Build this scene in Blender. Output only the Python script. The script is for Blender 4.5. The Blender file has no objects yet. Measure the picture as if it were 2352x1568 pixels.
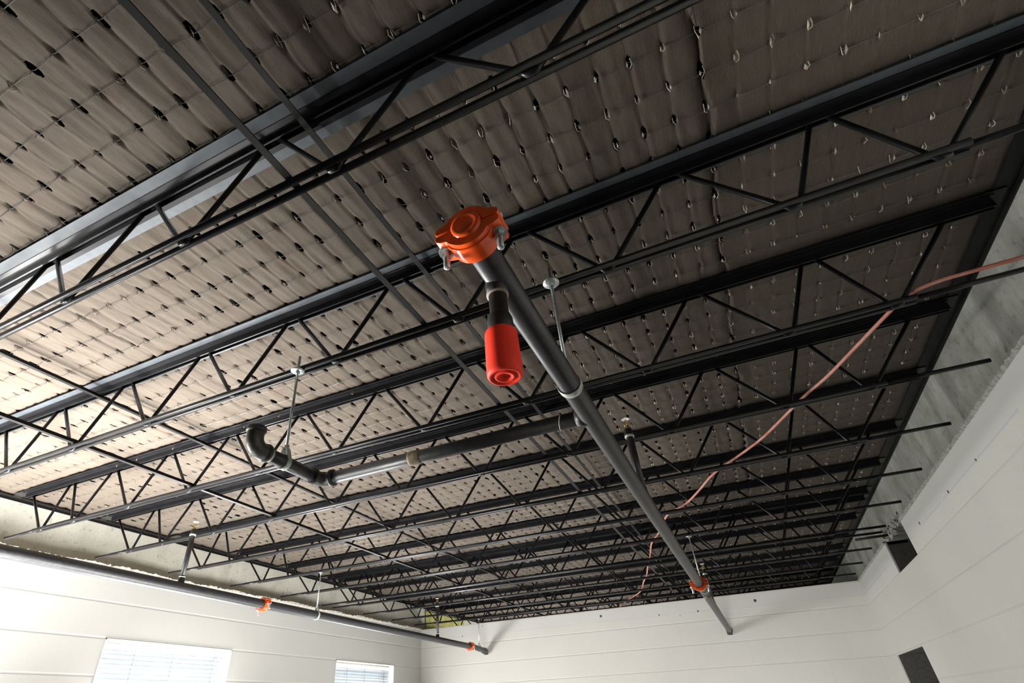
import bpy, math, random
import numpy as np
from mathutils import Vector, Matrix

random.seed(7)
rng = np.random.default_rng(11)
sc = bpy.context.scene
COL = sc.collection

# ------------------------------------------------------------------ camera
cam_d = bpy.data.cameras.new('camera')
cam = bpy.data.objects.new('camera', cam_d)
COL.objects.link(cam)
sc.camera = cam
cam_d.sensor_width = 36.0
cam_d.lens = 1200.3 / 2352 * 36.0
cam_d.shift_x = 0.0491
cam_d.shift_y = 0.0003
cam_d.clip_start = 0.02
R = ((0.8955261574632638, 0.44339101423233196, -0.037911868814464206),
     (-0.2858656657951729, 0.5078873924058862, -0.8126076653306679),
     (-0.3410479767107021, 0.7385491216789174, 0.5815767124364883))
CP = (3.6723, -6.3611, -0.8848)
M4 = Matrix(((R[0][0], -R[1][0], -R[2][0], CP[0]),
             (R[0][1], -R[1][1], -R[2][1], CP[1]),
             (R[0][2], -R[1][2], -R[2][2], CP[2]),
             (0, 0, 0, 1)))
cam.matrix_world = M4

# ------------------------------------------------------------------ light
sc.view_settings.view_transform = 'Standard'
sc.view_settings.look = 'None'
sc.view_settings.gamma = 1.0
sc.view_settings.exposure = 0.0
sc.view_settings.use_curve_mapping = False

world = bpy.data.worlds.new('daylight')
sc.world = world
world.use_nodes = True
bg = world.node_tree.nodes['Background']
bg.inputs[0].default_value = (0.86, 0.93, 1.0, 1)
bg.inputs[1].default_value = 0.85

sun_d = bpy.data.lights.new('sun', 'SUN')
sun = bpy.data.objects.new('sun', sun_d)
COL.objects.link(sun)
sun_d.energy = 15.0
sun_d.angle = math.radians(0.6)
sun_d.color = (1.0, 0.95, 0.86)
sun.rotation_euler = Vector((0.22, 0.10, -0.95)).to_track_quat('-Z', 'Y').to_euler()

W_ = 4.683          # room width (x), far wall at y = 0, top of block walls at z = 0
YB = -9.0           # wall behind the camera
FL = -2.4           # floor level
ZD = 0.293          # underside of roof deck
YF = 3.0            # how far the roof runs on past the far wall
GL, GR = -0.07, 4.70   # faces of the concrete band above the block walls

def portal(x, y0, y1, z0, z1):
    d = bpy.data.lights.new('window_daylight', 'AREA')
    d.shape = 'RECTANGLE'
    d.size = (y1 - y0)
    d.size_y = (z1 - z0)
    d.cycles.is_portal = True
    o = bpy.data.objects.new('window_daylight', d)
    COL.objects.link(o)
    o.location = (x, (y0 + y1) / 2, (z0 + z1) / 2)
    o.rotation_euler = Matrix(((0, 0, -1), (1, 0, 0), (0, -1, 0))).to_euler()
    return o

WIN = [(-3.97, -2.935), (-1.63, -0.60), (-6.31, -5.275), (-8.65, -7.615)]
WZ0, WZ1 = -1.80, -0.40
for (a, b) in WIN:
    portal(-0.215, a, b, WZ0, WZ1)
portal(-0.215, 0.9, 2.2, WZ0, WZ1)

# area lamp for window daylight and for added, unseen fill lamps
def window_and_fill_lamp(x, yc, zc, w, h, power, direction, spread):
    d = bpy.data.lights.new('window_daylight', 'AREA')
    d.shape = 'RECTANGLE'; d.size = w; d.size_y = h
    d.energy = power; d.color = (1.0, 0.985, 0.955); d.spread = math.radians(spread)
    o = bpy.data.objects.new('window_daylight', d)
    COL.objects.link(o)
    o.location = (x, yc, zc)
    o.rotation_euler = Vector(direction).to_track_quat('-Z', 'Y').to_euler()
    return o
def wyc(i):
    return (WIN[i][0] + WIN[i][1]) / 2
# unseen fill lamps added low in the room to brighten ceiling and walls
window_and_fill_lamp(1.6, -2.6, -2.1, 1.0, 1.0, 14, (-.2, .0, .97), 120)
window_and_fill_lamp(3.4, -3.4, -2.25, 1.0, 0.6, 15, (0.05, 1, 0.33), 75)  # added fill, turned to the right part of the far wall
window_and_fill_lamp(1.0, -5.45, -2.1, 1.0, 1.0, 150, (-.03, .02, 1), 84)
window_and_fill_lamp(2.2, -3.6, -2.1, 1.0, 1.0, 56, (-.35, .0, .94), 112)
window_and_fill_lamp(1.4, -1.6, -2.1, 1.0, 1.0, 18, (0, 0, 1), 120)
window_and_fill_lamp(2.3, -1.2, -2.1, 1.0, 1.0, 9, (-.3, .1, .95), 110)
window_and_fill_lamp(1.3, 1.5, -2.1, 1.2, 1.0, 85, (-.1, 0, 1), 130)      # added fill in the room past the far wall
window_and_fill_lamp(-0.12, wyc(2), -1.1, 0.5, 0.6, 6.5, (1, 0.01, 0.16), 26)  # narrow beam added from the window side to brighten cap and coupling
# window lamps: daylight straight in, plus upward fill added for the ceiling
for i_ in (0, 1):
    window_and_fill_lamp(-0.118, wyc(i_), -1.38, 0.97, 0.76, (55, 32)[i_], (1, 0, 0), 180)
    window_and_fill_lamp(0.10, wyc(i_), -0.95, .95, .25, (24, 9)[i_], (.6, 0, .8), 160)
window_and_fill_lamp(0.10, wyc(2), -1.2, .95, .25, 88, (.3, 0, .95), 150)  # added upward fill at the window left of the camera

# ------------------------------------------------------------------ materials
def newmat(name):
    m = bpy.data.materials.new(name)
    m.use_nodes = True
    nt = m.node_tree
    return m, nt, nt.nodes['Principled BSDF']

def N(nt, t, **kw):
    n = nt.nodes.new(t)
    for k, v in kw.items():
        if k.startswith('i_'):
            n.inputs[k[2:].replace('_', ' ')].default_value = v
        else:
            setattr(n, k, v)
    return n

def ramp(nt, fac, stops):
    r = nt.nodes.new('ShaderNodeValToRGB')
    el = r.color_ramp.elements
    el[0].position, el[0].color = stops[0][0], (*stops[0][1], 1)
    el[1].position, el[1].color = stops[-1][0], (*stops[-1][1], 1)
    for p, c in stops[1:-1]:
        e = el.new(p)
        e.color = (*c, 1)
    nt.links.new(fac, r.inputs[0])
    return r.outputs[0]

def mix(nt, fac, a, b, mode='MIX'):
    m = nt.nodes.new('ShaderNodeMix')
    m.data_type = 'RGBA'
    m.blend_type = mode
    for s, v in ((0, fac), (6, a), (7, b)):
        if isinstance(v, (int, float)):
            m.inputs[s].default_value = v
        elif isinstance(v, tuple):
            m.inputs[s].default_value = (*v, 1)
        else:
            nt.links.new(v, m.inputs[s])
    return m.outputs[2]

def coords(nt, scale=(1, 1, 1)):
    tc = nt.nodes.new('ShaderNodeTexCoord')
    mp = nt.nodes.new('ShaderNodeMapping')
    mp.inputs['Scale'].default_value = scale
    nt.links.new(tc.outputs['Object'], mp.inputs[0])
    return mp.outputs[0]

def noise(nt, vec, scale, detail=4, rough=0.6):
    n = nt.nodes.new('ShaderNodeTexNoise')
    n.inputs['Scale'].default_value = scale
    n.inputs['Detail'].default_value = detail
    n.inputs['Roughness'].default_value = rough
    nt.links.new(vec, n.inputs['Vector'])
    return n.outputs['Fac']

def bump(nt, bsdf, h, strength, dist):
    b = nt.nodes.new('ShaderNodeBump')
    b.inputs['Strength'].default_value = strength
    b.inputs['Distance'].default_value = dist
    nt.links.new(h, b.inputs['Height'])
    nt.links.new(b.outputs[0], bsdf.inputs['Normal'])

def simple(name, col, rough=0.5, metal=0.0, var=0.0, vscale=30, col2=None, bmp=0.0, spec=0.5):
    m, nt, b = newmat(name)
    b.inputs['Roughness'].default_value = rough
    b.inputs['Metallic'].default_value = metal
    b.inputs['Specular IOR Level'].default_value = spec
    v = coords(nt)
    f = noise(nt, v, vscale)
    c2 = col2 or tuple(min(1, c * (1 + var)) for c in col)
    c1 = tuple(c * (1 - var) for c in col) if col2 is None else col
    nt.links.new(ramp(nt, f, [(0.35, c1), (0.68, c2)]), b.inputs['Base Color'])
    if bmp:
        bump(nt, b, f, bmp, 0.002)
    return m

def block_mat(name, u, paint, vert=0.06, chalk=0.35, bedk=0.13):
    """painted concrete block; u = axis that runs along the wall"""
    m, nt, b = newmat(name)
    b.inputs['Roughness'].default_value = 0.62
    tc = nt.nodes.new('ShaderNodeTexCoord')
    sp = nt.nodes.new('ShaderNodeSeparateXYZ')
    nt.links.new(tc.outputs['Object'], sp.inputs[0])
    cb = nt.nodes.new('ShaderNodeCombineXYZ')
    nt.links.new(sp.outputs[u], cb.inputs[0])
    ad = nt.nodes.new('ShaderNodeMath'); ad.operation = 'ADD'
    ad.inputs[1].default_value = 20.0
    nt.links.new(sp.outputs[2], ad.inputs[0])
    nt.links.new(ad.outputs[0], cb.inputs[1])
    br = nt.nodes.new('ShaderNodeTexBrick')
    br.offset = 0.5
    br.inputs['Scale'].default_value = 1.0
    br.inputs['Brick Width'].default_value = 0.4
    br.inputs['Row Height'].default_value = 0.2
    br.inputs['Mortar Size'].default_value = 0.003
    br.inputs['Mortar Smooth'].default_value = 0.8
    nt.links.new(cb.outputs[0], br.inputs['Vector'])
    # bed joints on their own: distance to the nearest course line
    md = nt.nodes.new('ShaderNodeMath'); md.operation = 'PINGPONG'; md.inputs[1].default_value = 0.1
    nt.links.new(ad.outputs[0], md.inputs[0])
    bed = ramp(nt, md.outputs[0], [(0.0, (1, 1, 1)), (0.0035, (0.85, 0.85, 0.85)), (0.0065, (0, 0, 0))])
    o = tc.outputs['Object']
    n1 = noise(nt, o, 1.3, 4)
    n2 = noise(nt, o, 90, 3)
    c = ramp(nt, n1, [(0.3, tuple(x * 0.93 for x in paint)), (0.7, paint)])
    c = mix(nt, n2, mix(nt, 0.12, c, (0.0, 0.0, 0.0)), c)
    # vertical joints are filled flush with paint, bed joints read a little darker
    c = mix(nt, mixf(nt, br.outputs['Fac'], vert), c, tuple(x * 0.6 for x in paint))
    c = mix(nt, mixf(nt, bed, bedk), c, tuple(x * 0.55 for x in paint))
    # snapped chalk line
    cl = nt.nodes.new('ShaderNodeMath'); cl.operation = 'COMPARE'
    nt.links.new(sp.outputs[2], cl.inputs[0]); cl.inputs[1].default_value = -0.118; cl.inputs[2].default_value = 0.0035
    ml = nt.nodes.new('ShaderNodeMath'); ml.operation = 'MULTIPLY'
    n3 = nt.nodes.new('ShaderNodeMath'); n3.operation = 'GREATER_THAN'; n3.inputs[1].default_value = 0.47
    nt.links.new(noise(nt, o, 2.2, 3), n3.inputs[0])
    nt.links.new(cl.outputs[0], ml.inputs[0]); nt.links.new(n3.outputs[0], ml.inputs[1])
    c = mix(nt, mixf(nt, ml.outputs[0], chalk), c, (0.30, 0.38, 0.55))
    # bare strip of thin paint above the chalk line
    gt = nt.nodes.new('ShaderNodeMath'); gt.operation = 'GREATER_THAN'; gt.inputs[1].default_value = -0.118
    nt.links.new(sp.outputs[2], gt.inputs[0])
    c = mix(nt, mixf(nt, gt.outputs[0], 0.35), c, tuple(x * y for x, y in zip(paint, (0.84, 0.88, 0.92))))
    nt.links.new(c, b.inputs['Base Color'])
    h = nt.nodes.new('ShaderNodeMath'); h.operation = 'MULTIPLY_ADD'
    nt.links.new(bed, h.inputs[0]); h.inputs[1].default_value = -1.0
    h2 = nt.nodes.new('ShaderNodeMath'); h2.operation = 'MULTIPLY_ADD'
    nt.links.new(br.outputs['Fac'], h2.inputs[0]); h2.inputs[1].default_value = -vert * 3; nt.links.new(mixf(nt, n2, 0.22), h2.inputs[2])
    nt.links.new(h2.outputs[0], h.inputs[2])
    bump(nt, b, h.outputs[0], 0.5, 0.0028)
    return m

def mixf(nt, v, k):
    m = nt.nodes.new('ShaderNodeMath'); m.operation = 'MULTIPLY'
    nt.links.new(v, m.inputs[0]); m.inputs[1].default_value = k
    return m.outputs[0]

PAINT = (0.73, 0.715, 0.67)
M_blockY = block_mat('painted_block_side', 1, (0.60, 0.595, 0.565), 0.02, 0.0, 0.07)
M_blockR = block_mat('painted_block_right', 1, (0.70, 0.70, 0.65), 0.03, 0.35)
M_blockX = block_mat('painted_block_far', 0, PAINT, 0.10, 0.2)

def concrete_mat(name, c1, c2, streak):
    m, nt, b = newmat(name)
    b.inputs['Roughness'].default_value = 0.9
    v = coords(nt); vs = coords(nt, (1, 4, 0.9))
    a = noise(nt, v, 4.5, 6, 0.7); s = noise(nt, vs, 1.6, 4, 0.6); f = noise(nt, v, 120, 3); sp = noise(nt, v, 34, 3, 0.5)
    c = ramp(nt, a, [(0.3, c1), (0.7, c2)])
    c = mix(nt, mixf(nt, ramp(nt, s, [(0.47, (0, 0, 0)), (0.62, (1, 1, 1))]), streak), c, tuple(x * 0.48 for x in c1))
    c = mix(nt, mixf(nt, ramp(nt, sp, [(0.60, (0, 0, 0)), (0.70, (1, 1, 1))]), 0.4), c, tuple(x * 0.4 for x in c1))
    nt.links.new(mix(nt, mixf(nt, f, 0.35), c, (0.05, 0.05, 0.045)), b.inputs['Base Color'])
    bump(nt, b, f, 0.5, 0.003)
    return m
M_concL = concrete_mat('grey_concrete', (0.60, 0.585, 0.50), (0.72, 0.70, 0.61), 0.12)
M_concR = concrete_mat('stained_concrete', (0.24, 0.25, 0.215), (0.44, 0.45, 0.40), 0.45)
M_mortarR = simple('grey_mortar', (0.34, 0.34, 0.30), 0.9, var=0.3, vscale=60, bmp=0.6)
M_mortar = simple('mortar', (0.55, 0.52, 0.46), 0.9, var=0.2, vscale=60, bmp=0.6)
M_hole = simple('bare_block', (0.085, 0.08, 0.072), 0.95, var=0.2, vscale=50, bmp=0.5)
M_floor = simple('floor_concrete', (0.075, 0.07, 0.065), 0.7, var=0.12, vscale=3)
M_deck = simple('deck_dark', (0.02, 0.018, 0.016), 0.9)
M_yellow = simple('yellow_board', (0.42, 0.40, 0.13), 0.9, var=0.25, vscale=14, bmp=0.5)

def fabric_mat():
    m, nt, b = newmat('ceiling_paper')
    b.inputs['Roughness'].default_value = 0.85
    b.inputs['Specular IOR Level'].default_value = 0.25
    v = coords(nt)
    vs = coords(nt, (16, 0.8, 1)); vf = coords(nt, (60, 2.0, 1))
    big = noise(nt, v, 1.1, 4); st = noise(nt, vs, 10, 4, 0.6); fs = noise(nt, vf, 14, 3, 0.7); fine = noise(nt, v, 260, 2)
    c = ramp(nt, big, [(0.3, (0.066, 0.0525, 0.040)), (0.7, (0.094, 0.077, 0.060))])
    c = mix(nt, mixf(nt, ramp(nt, st, [(0.47, (0, 0, 0)), (0.68, (1, 1, 1))]), 0.6), c, (0.070, 0.052, 0.041))
    c = mix(nt, mixf(nt, ramp(nt, fs, [(0.42, (0, 0, 0)), (0.62, (1, 1, 1))]), 0.30), c, (0.165, 0.142, 0.118))
    # brown damp stains
    stn = noise(nt, v, 5.5, 5, 0.7)
    c = mix(nt, mixf(nt, ramp(nt, stn, [(0.60, (0, 0, 0)), (0.72, (1, 1, 1))]), 0.5), c, (0.085, 0.046, 0.03))
    # white paint specks
    vo = nt.nodes.new('ShaderNodeTexVoronoi'); vo.inputs['Scale'].default_value = 55
    nt.links.new(v, vo.inputs['Vector'])
    sp = ramp(nt, vo.outputs['Distance'], [(0.03, (1, 1, 1)), (0.055, (0, 0, 0))])
    pt = ramp(nt, noise(nt, v, 4.0, 2), [(0.60, (0, 0, 0)), (0.66, (1, 1, 1))])
    c = mix(nt, mix(nt, 1.0, sp, pt, 'MULTIPLY'), c, (0.55, 0.50, 0.42))
    nt.links.new(c, b.inputs['Base Color'])
    h = mix(nt, 0.35, fs, fine)
    bump(nt, b, h, 0.7, 0.002)
    return m
M_fabric = fabric_mat()

M_black = simple('black_steel', (0.008, 0.008, 0.0095), 0.28, var=0.3, vscale=25, spec=0.30)
M_plate = simple('galvanised_strip', (0.058, 0.067, 0.077), 0.45, metal=0.3, var=0.12, vscale=40)
M_dull = simple('dull_black_steel', (0.008, 0.0075, 0.0075), 0.45, var=0.4, vscale=25, spec=0.22)
M_pipe = simple('black_pipe', (0.026, 0.026, 0.029), 0.42, var=0.35, vscale=70, spec=0.6, bmp=0.08)
M_fit = simple('malleable_fitting', (0.07, 0.068, 0.064), 0.45, metal=0.3, var=0.3, vscale=60, bmp=0.5)
M_nipple = simple('black_nipple', (0.012, 0.012, 0.012), 0.5, var=0.2)
M_zinc = simple('zinc_plated', (0.60, 0.65, 0.65), 0.27, metal=0.7, var=0.15, vscale=60)
M_strap = simple('zinc_strap', (0.55, 0.58, 0.53), 0.45, metal=0.4, var=0.1, vscale=60)
M_orange = simple('orange_enamel', (0.92, 0.105, 0.016), 0.16, var=0.18, vscale=40, spec=0.7, bmp=0.12)
M_redcap = simple('red_plastic', (1.0, 0.055, 0.028), 0.5, var=0.03, vscale=20, spec=0.25)
M_tape = simple('cream_sealant', (0.50, 0.43, 0.31), 0.7, col2=(0.20, 0.14, 0.07), vscale=55, bmp=0.4)
M_weld = simple('weld_ring', (0.34, 0.27, 0.22), 0.6, var=0.3, vscale=80, bmp=0.5)
M_brass = simple('brass', (0.62, 0.44, 0.14), 0.3, metal=0.9, var=0.15)
M_frame = simple('white_vinyl', (0.85, 0.87, 0.88), 0.4, var=0.02)
M_cable = simple('pink_cable', (0.52, 0.16, 0.11), 0.5, var=0.2, vscale=12, col2=(0.64, 0.33, 0.26))
M_wire = simple('galvanised_wire', (0.15, 0.15, 0.14), 0.4, metal=0.5, var=0.2, vscale=15)
M_knot = simple('torn_paper_and_wire', (0.13, 0.085, 0.05), 0.6, col2=(0.72, 0.67, 0.56), vscale=13)
M_knotb = simple('browned_paper_and_wire', (0.045, 0.028, 0.016), 0.6, col2=(0.26, 0.20, 0.14), vscale=13)
M_clip = simple('copper_clip', (0.34, 0.20, 0.15), 0.45, metal=0.5, var=0.2)
M_gap_shadow = simple('tan_gap_shadow', (0.40, 0.37, 0.30), 0.7, var=0.1)
M_cord = simple('blind_cord', (0.25, 0.28, 0.33), 0.8)
M_rust = simple('rusty_bar', (0.05, 0.035, 0.025), 0.85, var=0.4, vscale=40, bmp=0.6)

m, nt, b = newmat('blind_slat')
b.inputs['Base Color'].default_value = (0.86, 0.89, 0.92, 1)
b.inputs['Roughness'].default_value = 0.5
tr = nt.nodes.new('ShaderNodeBsdfTranslucent'); tr.inputs[0].default_value = (0.86, 0.9, 0.94, 1)
mx = nt.nodes.new('ShaderNodeMixShader'); mx.inputs[0].default_value = 0.45
nt.links.new(b.outputs[0], mx.inputs[1]); nt.links.new(tr.outputs[0], mx.inputs[2])
nt.links.new(mx.outputs[0], nt.nodes['Material Output'].inputs[0])
M_slat = m
m, nt, b = newmat('window_glass')
tp = nt.nodes.new('ShaderNodeBsdfTransparent'); tp.inputs[0].default_value = (0.95, 0.97, 0.98, 1)
gl = nt.nodes.new('ShaderNodeBsdfGlossy'); gl.inputs['Roughness'].default_value = 0.02
mx = nt.nodes.new('ShaderNodeMixShader'); mx.inputs[0].default_value = 0.06
nt.links.new(tp.outputs[0], mx.inputs[1]); nt.links.new(gl.outputs[0], mx.inputs[2])
nt.links.new(mx.outputs[0], nt.nodes['Material Output'].inputs[0])
M_glass = m

# ------------------------------------------------------------------ mesh builder
class MB:
    def __init__(s):
        s.v = []; s.f = []; s.sm = []
    def add(s, vs, fs, smooth=False):
        o = len(s.v)
        s.v += [tuple(p) for p in vs]
        s.f += [tuple(i + o for i in f) for f in fs]
        s.sm += [smooth] * len(fs)
    def box(s, x0, x1, y0, y1, z0, z1):
        vs = [(x0, y0, z0), (x1, y0, z0), (x1, y1, z0), (x0, y1, z0), (x0, y0, z1), (x1, y0, z1), (x1, y1, z1), (x0, y1, z1)]
        s.add(vs, [(0, 3, 2, 1), (4, 5, 6, 7), (0, 1, 5, 4), (1, 2, 6, 5), (2, 3, 7, 6), (3, 0, 4, 7)])
    def tube(s, pts, r, n=8, caps=True, smooth=True):
        P = [Vector(p) for p in pts]
        rr = r if isinstance(r, (list, tuple)) else [r] * len(P)
        rings = []; up = None; vs = []
        for i, p in enumerate(P):
            a = P[max(i - 1, 0)]; c = P[min(i + 1, len(P) - 1)]
            t = (c - a).normalized()
            if up is None:
                up = Vector((0, 0, 1)) if abs(t.z) < 0.9 else Vector((1, 0, 0))
            sx = t.cross(up)
            if sx.length < 1e-4:
                sx = t.cross(Vector((0, 1, 0)))
            sx.normalize(); up = sx.cross(t).normalized()
            for k in range(n):
                q = 2 * math.pi * k / n
                vs.append(p + (sx * math.cos(q) + up * math.sin(q)) * rr[i])
        fs = []
        for i in range(len(P) - 1):
            for k in range(n):
                k2 = (k + 1) % n
                fs.append((i * n + k, (i + 1) * n + k, (i + 1) * n + k2, i * n + k2))
        s.add(vs, fs, smooth)
        if caps:
            o = len(s.v) - len(vs)
            s.f += [tuple(o + k for k in range(n)), tuple(o + (len(P) - 1) * n + n - 1 - k for k in range(n))]
            s.sm += [False, False]
    def lathe(s, prof, org, axis, n=24, smooth=True):
        """prof: list of (t, r) along axis from org"""
        ax = Vector(axis).normalized()
        u = ax.orthogonal().normalized(); w = ax.cross(u)
        vs = []; fs = []
        for (t, r) in prof:
            for k in range(n):
                q = 2 * math.pi * k / n
                vs.append(Vector(org) + ax * t + (u * math.cos(q) + w * math.sin(q)) * max(r, 1e-5))
        for i in range(len(prof) - 1):
            for k in range(n):
                k2 = (k + 1) % n
                fs.append((i * n + k, i * n + k2, (i + 1) * n + k2, (i + 1) * n + k))
        s.add(vs, fs, smooth)
    def prism(s, poly, fn, t0, t1):
        """poly: 2-D outline, fn(a, b, t) -> point"""
        n = len(poly)
        vs = [fn(a, b, t0) for a, b in poly] + [fn(a, b, t1) for a, b in poly]
        fs = [tuple(range(n)), tuple(range(2 * n - 1, n - 1, -1))]
        fs += [(i, i + n, (i + 1) % n + n, (i + 1) % n) for i in range(n)]
        s.add(vs, fs)
    def build(s, name, mat, parent=None, bevel=0.0, seg=2, autosmooth=None):
        me = bpy.data.meshes.new(name)
        me.from_pydata(s.v, [], s.f)
        me.polygons.foreach_set('use_smooth', s.sm)
        me.materials.append(mat)
        o = bpy.data.objects.new(name, me)
        COL.objects.link(o)
        if parent is not None:
            o.parent = parent
        if bevel:
            bm = o.modifiers.new('bevel', 'BEVEL'); bm.width = bevel; bm.segments = seg; bm.limit_method = 'ANGLE'
        return o

def local(o, root):
    """keep world coordinates of a part under an empty"""
    o.parent = root
    o.matrix_parent_inverse = Matrix.Translation(root.location).inverted()
    return o

def thing(name, label, cat, loc=(0, 0, 0), group=None):
    o = bpy.data.objects.new(name, None)
    o.empty_display_size = 0.05
    COL.objects.link(o)
    o.location = loc
    tag(o, label, cat, group)
    return o

def tag(o, label, cat, group=None):
    o['label'] = label; o['category'] = cat
    if group:
        o['group'] = group
    return o

def part(mb, name, mat, root, **kw):
    o = mb.build(name, mat, None, **kw)
    return local(o, root)

def struct(o):
    o['kind'] = 'structure'
    return o

# ------------------------------------------------------------------ room shell
def wall_rects(s0, s1, z0, z1, holes):
    """split a wall rectangle into panels around holes (s0,s1,z0,z1)"""
    ss = sorted({s0, s1, *[h[0] for h in holes], *[h[1] for h in holes]})
    zs = sorted({z0, z1, *[h[2] for h in holes], *[h[3] for h in holes]})
    out = []
    for a, b_ in zip(ss, ss[1:]):
        for c, d in zip(zs, zs[1:]):
            m1, m2 = (a + b_) / 2, (c + d) / 2
            if not any(h[0] < m1 < h[1] and h[2] < m2 < h[3] for h in holes):
                out.append((a, b_, c, d))
    return out

# left wall with window openings
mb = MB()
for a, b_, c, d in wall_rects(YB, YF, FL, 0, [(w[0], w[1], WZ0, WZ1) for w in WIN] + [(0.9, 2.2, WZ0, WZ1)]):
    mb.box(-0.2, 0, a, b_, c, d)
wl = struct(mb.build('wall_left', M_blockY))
# right wall with two pockets knocked out
mb = MB()
HOLES = [(-2.205, -1.583, -0.205, 0.0), (-1.25, -0.24, -1.02, -0.615)]
for a, b_, c, d in wall_rects(YB, YF, FL, 0, HOLES):
    mb.box(W_, W_ + 0.01, a, b_, c, d)
wr = struct(mb.build('wall_right', M_blockR))
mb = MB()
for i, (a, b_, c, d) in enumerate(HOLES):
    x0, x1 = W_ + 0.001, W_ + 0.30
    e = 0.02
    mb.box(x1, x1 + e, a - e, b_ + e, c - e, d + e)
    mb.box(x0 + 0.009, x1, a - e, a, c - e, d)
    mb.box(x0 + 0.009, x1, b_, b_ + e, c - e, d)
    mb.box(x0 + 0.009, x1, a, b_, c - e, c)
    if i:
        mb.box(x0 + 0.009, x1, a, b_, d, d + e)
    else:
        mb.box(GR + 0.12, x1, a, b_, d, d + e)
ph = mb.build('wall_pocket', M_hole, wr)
# right wall: broken edge of the upper pocket
mb = MB()
for k in range(46):
    y = -2.2 + 0.62 * rng.random(); s_ = 0.008 + 0.02 * rng.random()
    x = GR - 0.004 + 0.006 * rng.random(); z = 0.002 + 0.05 * rng.random() ** 2
    v = [Vector((x, y, z)) + Vector(rng.normal(size=3)) * s_ * 0.6 for _ in range(6)]
    mb.add(v, [(0, 1, 2), (0, 2, 3), (0, 3, 4), (0, 4, 1), (5, 2, 1), (5, 3, 2), (5, 4, 3), (5, 1, 4)])
mb.build('mortar_rubble', M_mortarR, wr)

# far wall and the wall behind the camera
mb = MB()
mb.box(0, W_, 0, 0.19, FL, 0)
wf = struct(mb.build('wall_back', M_blockX))
mb = MB()
mb.box(-0.2, W_ + 0.2, YB - 0.2, YB, FL, ZD + 0.05)
wb = struct(mb.build('wall_front', M_hole))
mb = MB()
mb.box(-0.2, W_ + 0.2, YF, YF + 0.1, FL, ZD + 0.05)
struct(mb.build('wall_beyond', M_hole))
mb = MB()
mb.box(-0.2, W_ + 0.2, YB, YF, FL - 0.1, FL)
struct(mb.build('floor', M_floor))
# concrete bands that carry the joists
mb = MB()
mb.box(GL - 0.13, GL, YB, YF, 0.0, ZD + 0.05)
struct(mb.build('wall_left_band', M_concL))
mb = MB()
for a, b_, c, d in wall_rects(YB, YF, -0.02, ZD + 0.05, [(-2.205, -1.583, -0.02, 0.0)]):
    mb.box(GR, GR + 0.12, a, b_, c, d)
struct(mb.build('wall_right_band', M_concR))
# ragged mortar bead where block meets concrete
def bead(name, xc, y0, y1, zc, amp, seed, parent, side):
    r = np.random.default_rng(seed)
    n = int((y1 - y0) / 0.012)
    mb = MB(); vs = []; fs = []
    h = np.convolve(r.normal(size=n + 40), np.ones(12) / 12, 'same')[20:20 + n] * 2.6 + r.normal(size=n) * 0.25
    for i in range(n):
        y = y0 + (y1 - y0) * i / (n - 1)
        top = zc + amp * (0.9 + 0.55 * h[i])
        for (dx, dz) in ((0.0, -0.012), (0.006, -0.002), (0.007, top - zc), (-0.004, top - zc + 0.004), (-0.075, top - zc + 0.002)):
            jit = r.normal() * 0.0012
            vs.append((xc + side * (dx + jit), y, zc + dz + jit))
    for i in range(n - 1):
        for k in range(4):
            fs.append((i * 5 + k, i * 5 + k + 1, (i + 1) * 5 + k + 1, (i + 1) * 5 + k))
    mb.add(vs, fs)
    return mb.build(name, M_mortar if side > 0 else M_mortarR, parent)
bead('mortar_bead', 0.0, -7.0, 0.0, 0.0, 0.009, 3, wl, 1)
bead('mortar_bead', W_, -7.0, -2.21, 0.0, 0.0025, 5, wr, -1)
bead('mortar_bead', W_, -1.58, 0.0, 0.0, 0.0025, 6, wr, -1)
# drill holes in the far and right walls
for (x, z, r_) in ((2.241, -0.064, 0.012), (3.775, -0.073, 0.013), (3.23, -0.112, 0.008), (0.564, -0.117, 0.006), (2.846, -0.11, 0.006), (0.83, -0.03, 0.005), (3.05, -0.135, 0.004)):
    mb = MB(); mb.lathe([(0, 0), (0, r_), (0.004, r_), (0.004, 0)], (x, -0.001, z), (0, 1, 0), 12)
    mb.build('drill_hole', M_hole, wf)
for (y, z, r_) in ((-2.535, -0.102, 0.009), (-3.169, -0.114, 0.008), (-3.62, -0.118, 0.006)):
    mb = MB(); mb.lathe([(0, 0), (0, r_), (0.004, r_), (0.004, 0)], (W_ - 0.001, y, z), (1, 0, 0), 12)
    mb.build('drill_hole', M_hole, wr)
# yellow board on the band past the far wall
mb = MB()
mb.box(GL, GL + 0.012, 0.22, 1.35, -0.05, 0.240)
tag(mb.build('insulation_board', M_yellow), 'yellow insulation board on the concrete band beyond the far left corner', 'board')

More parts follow.
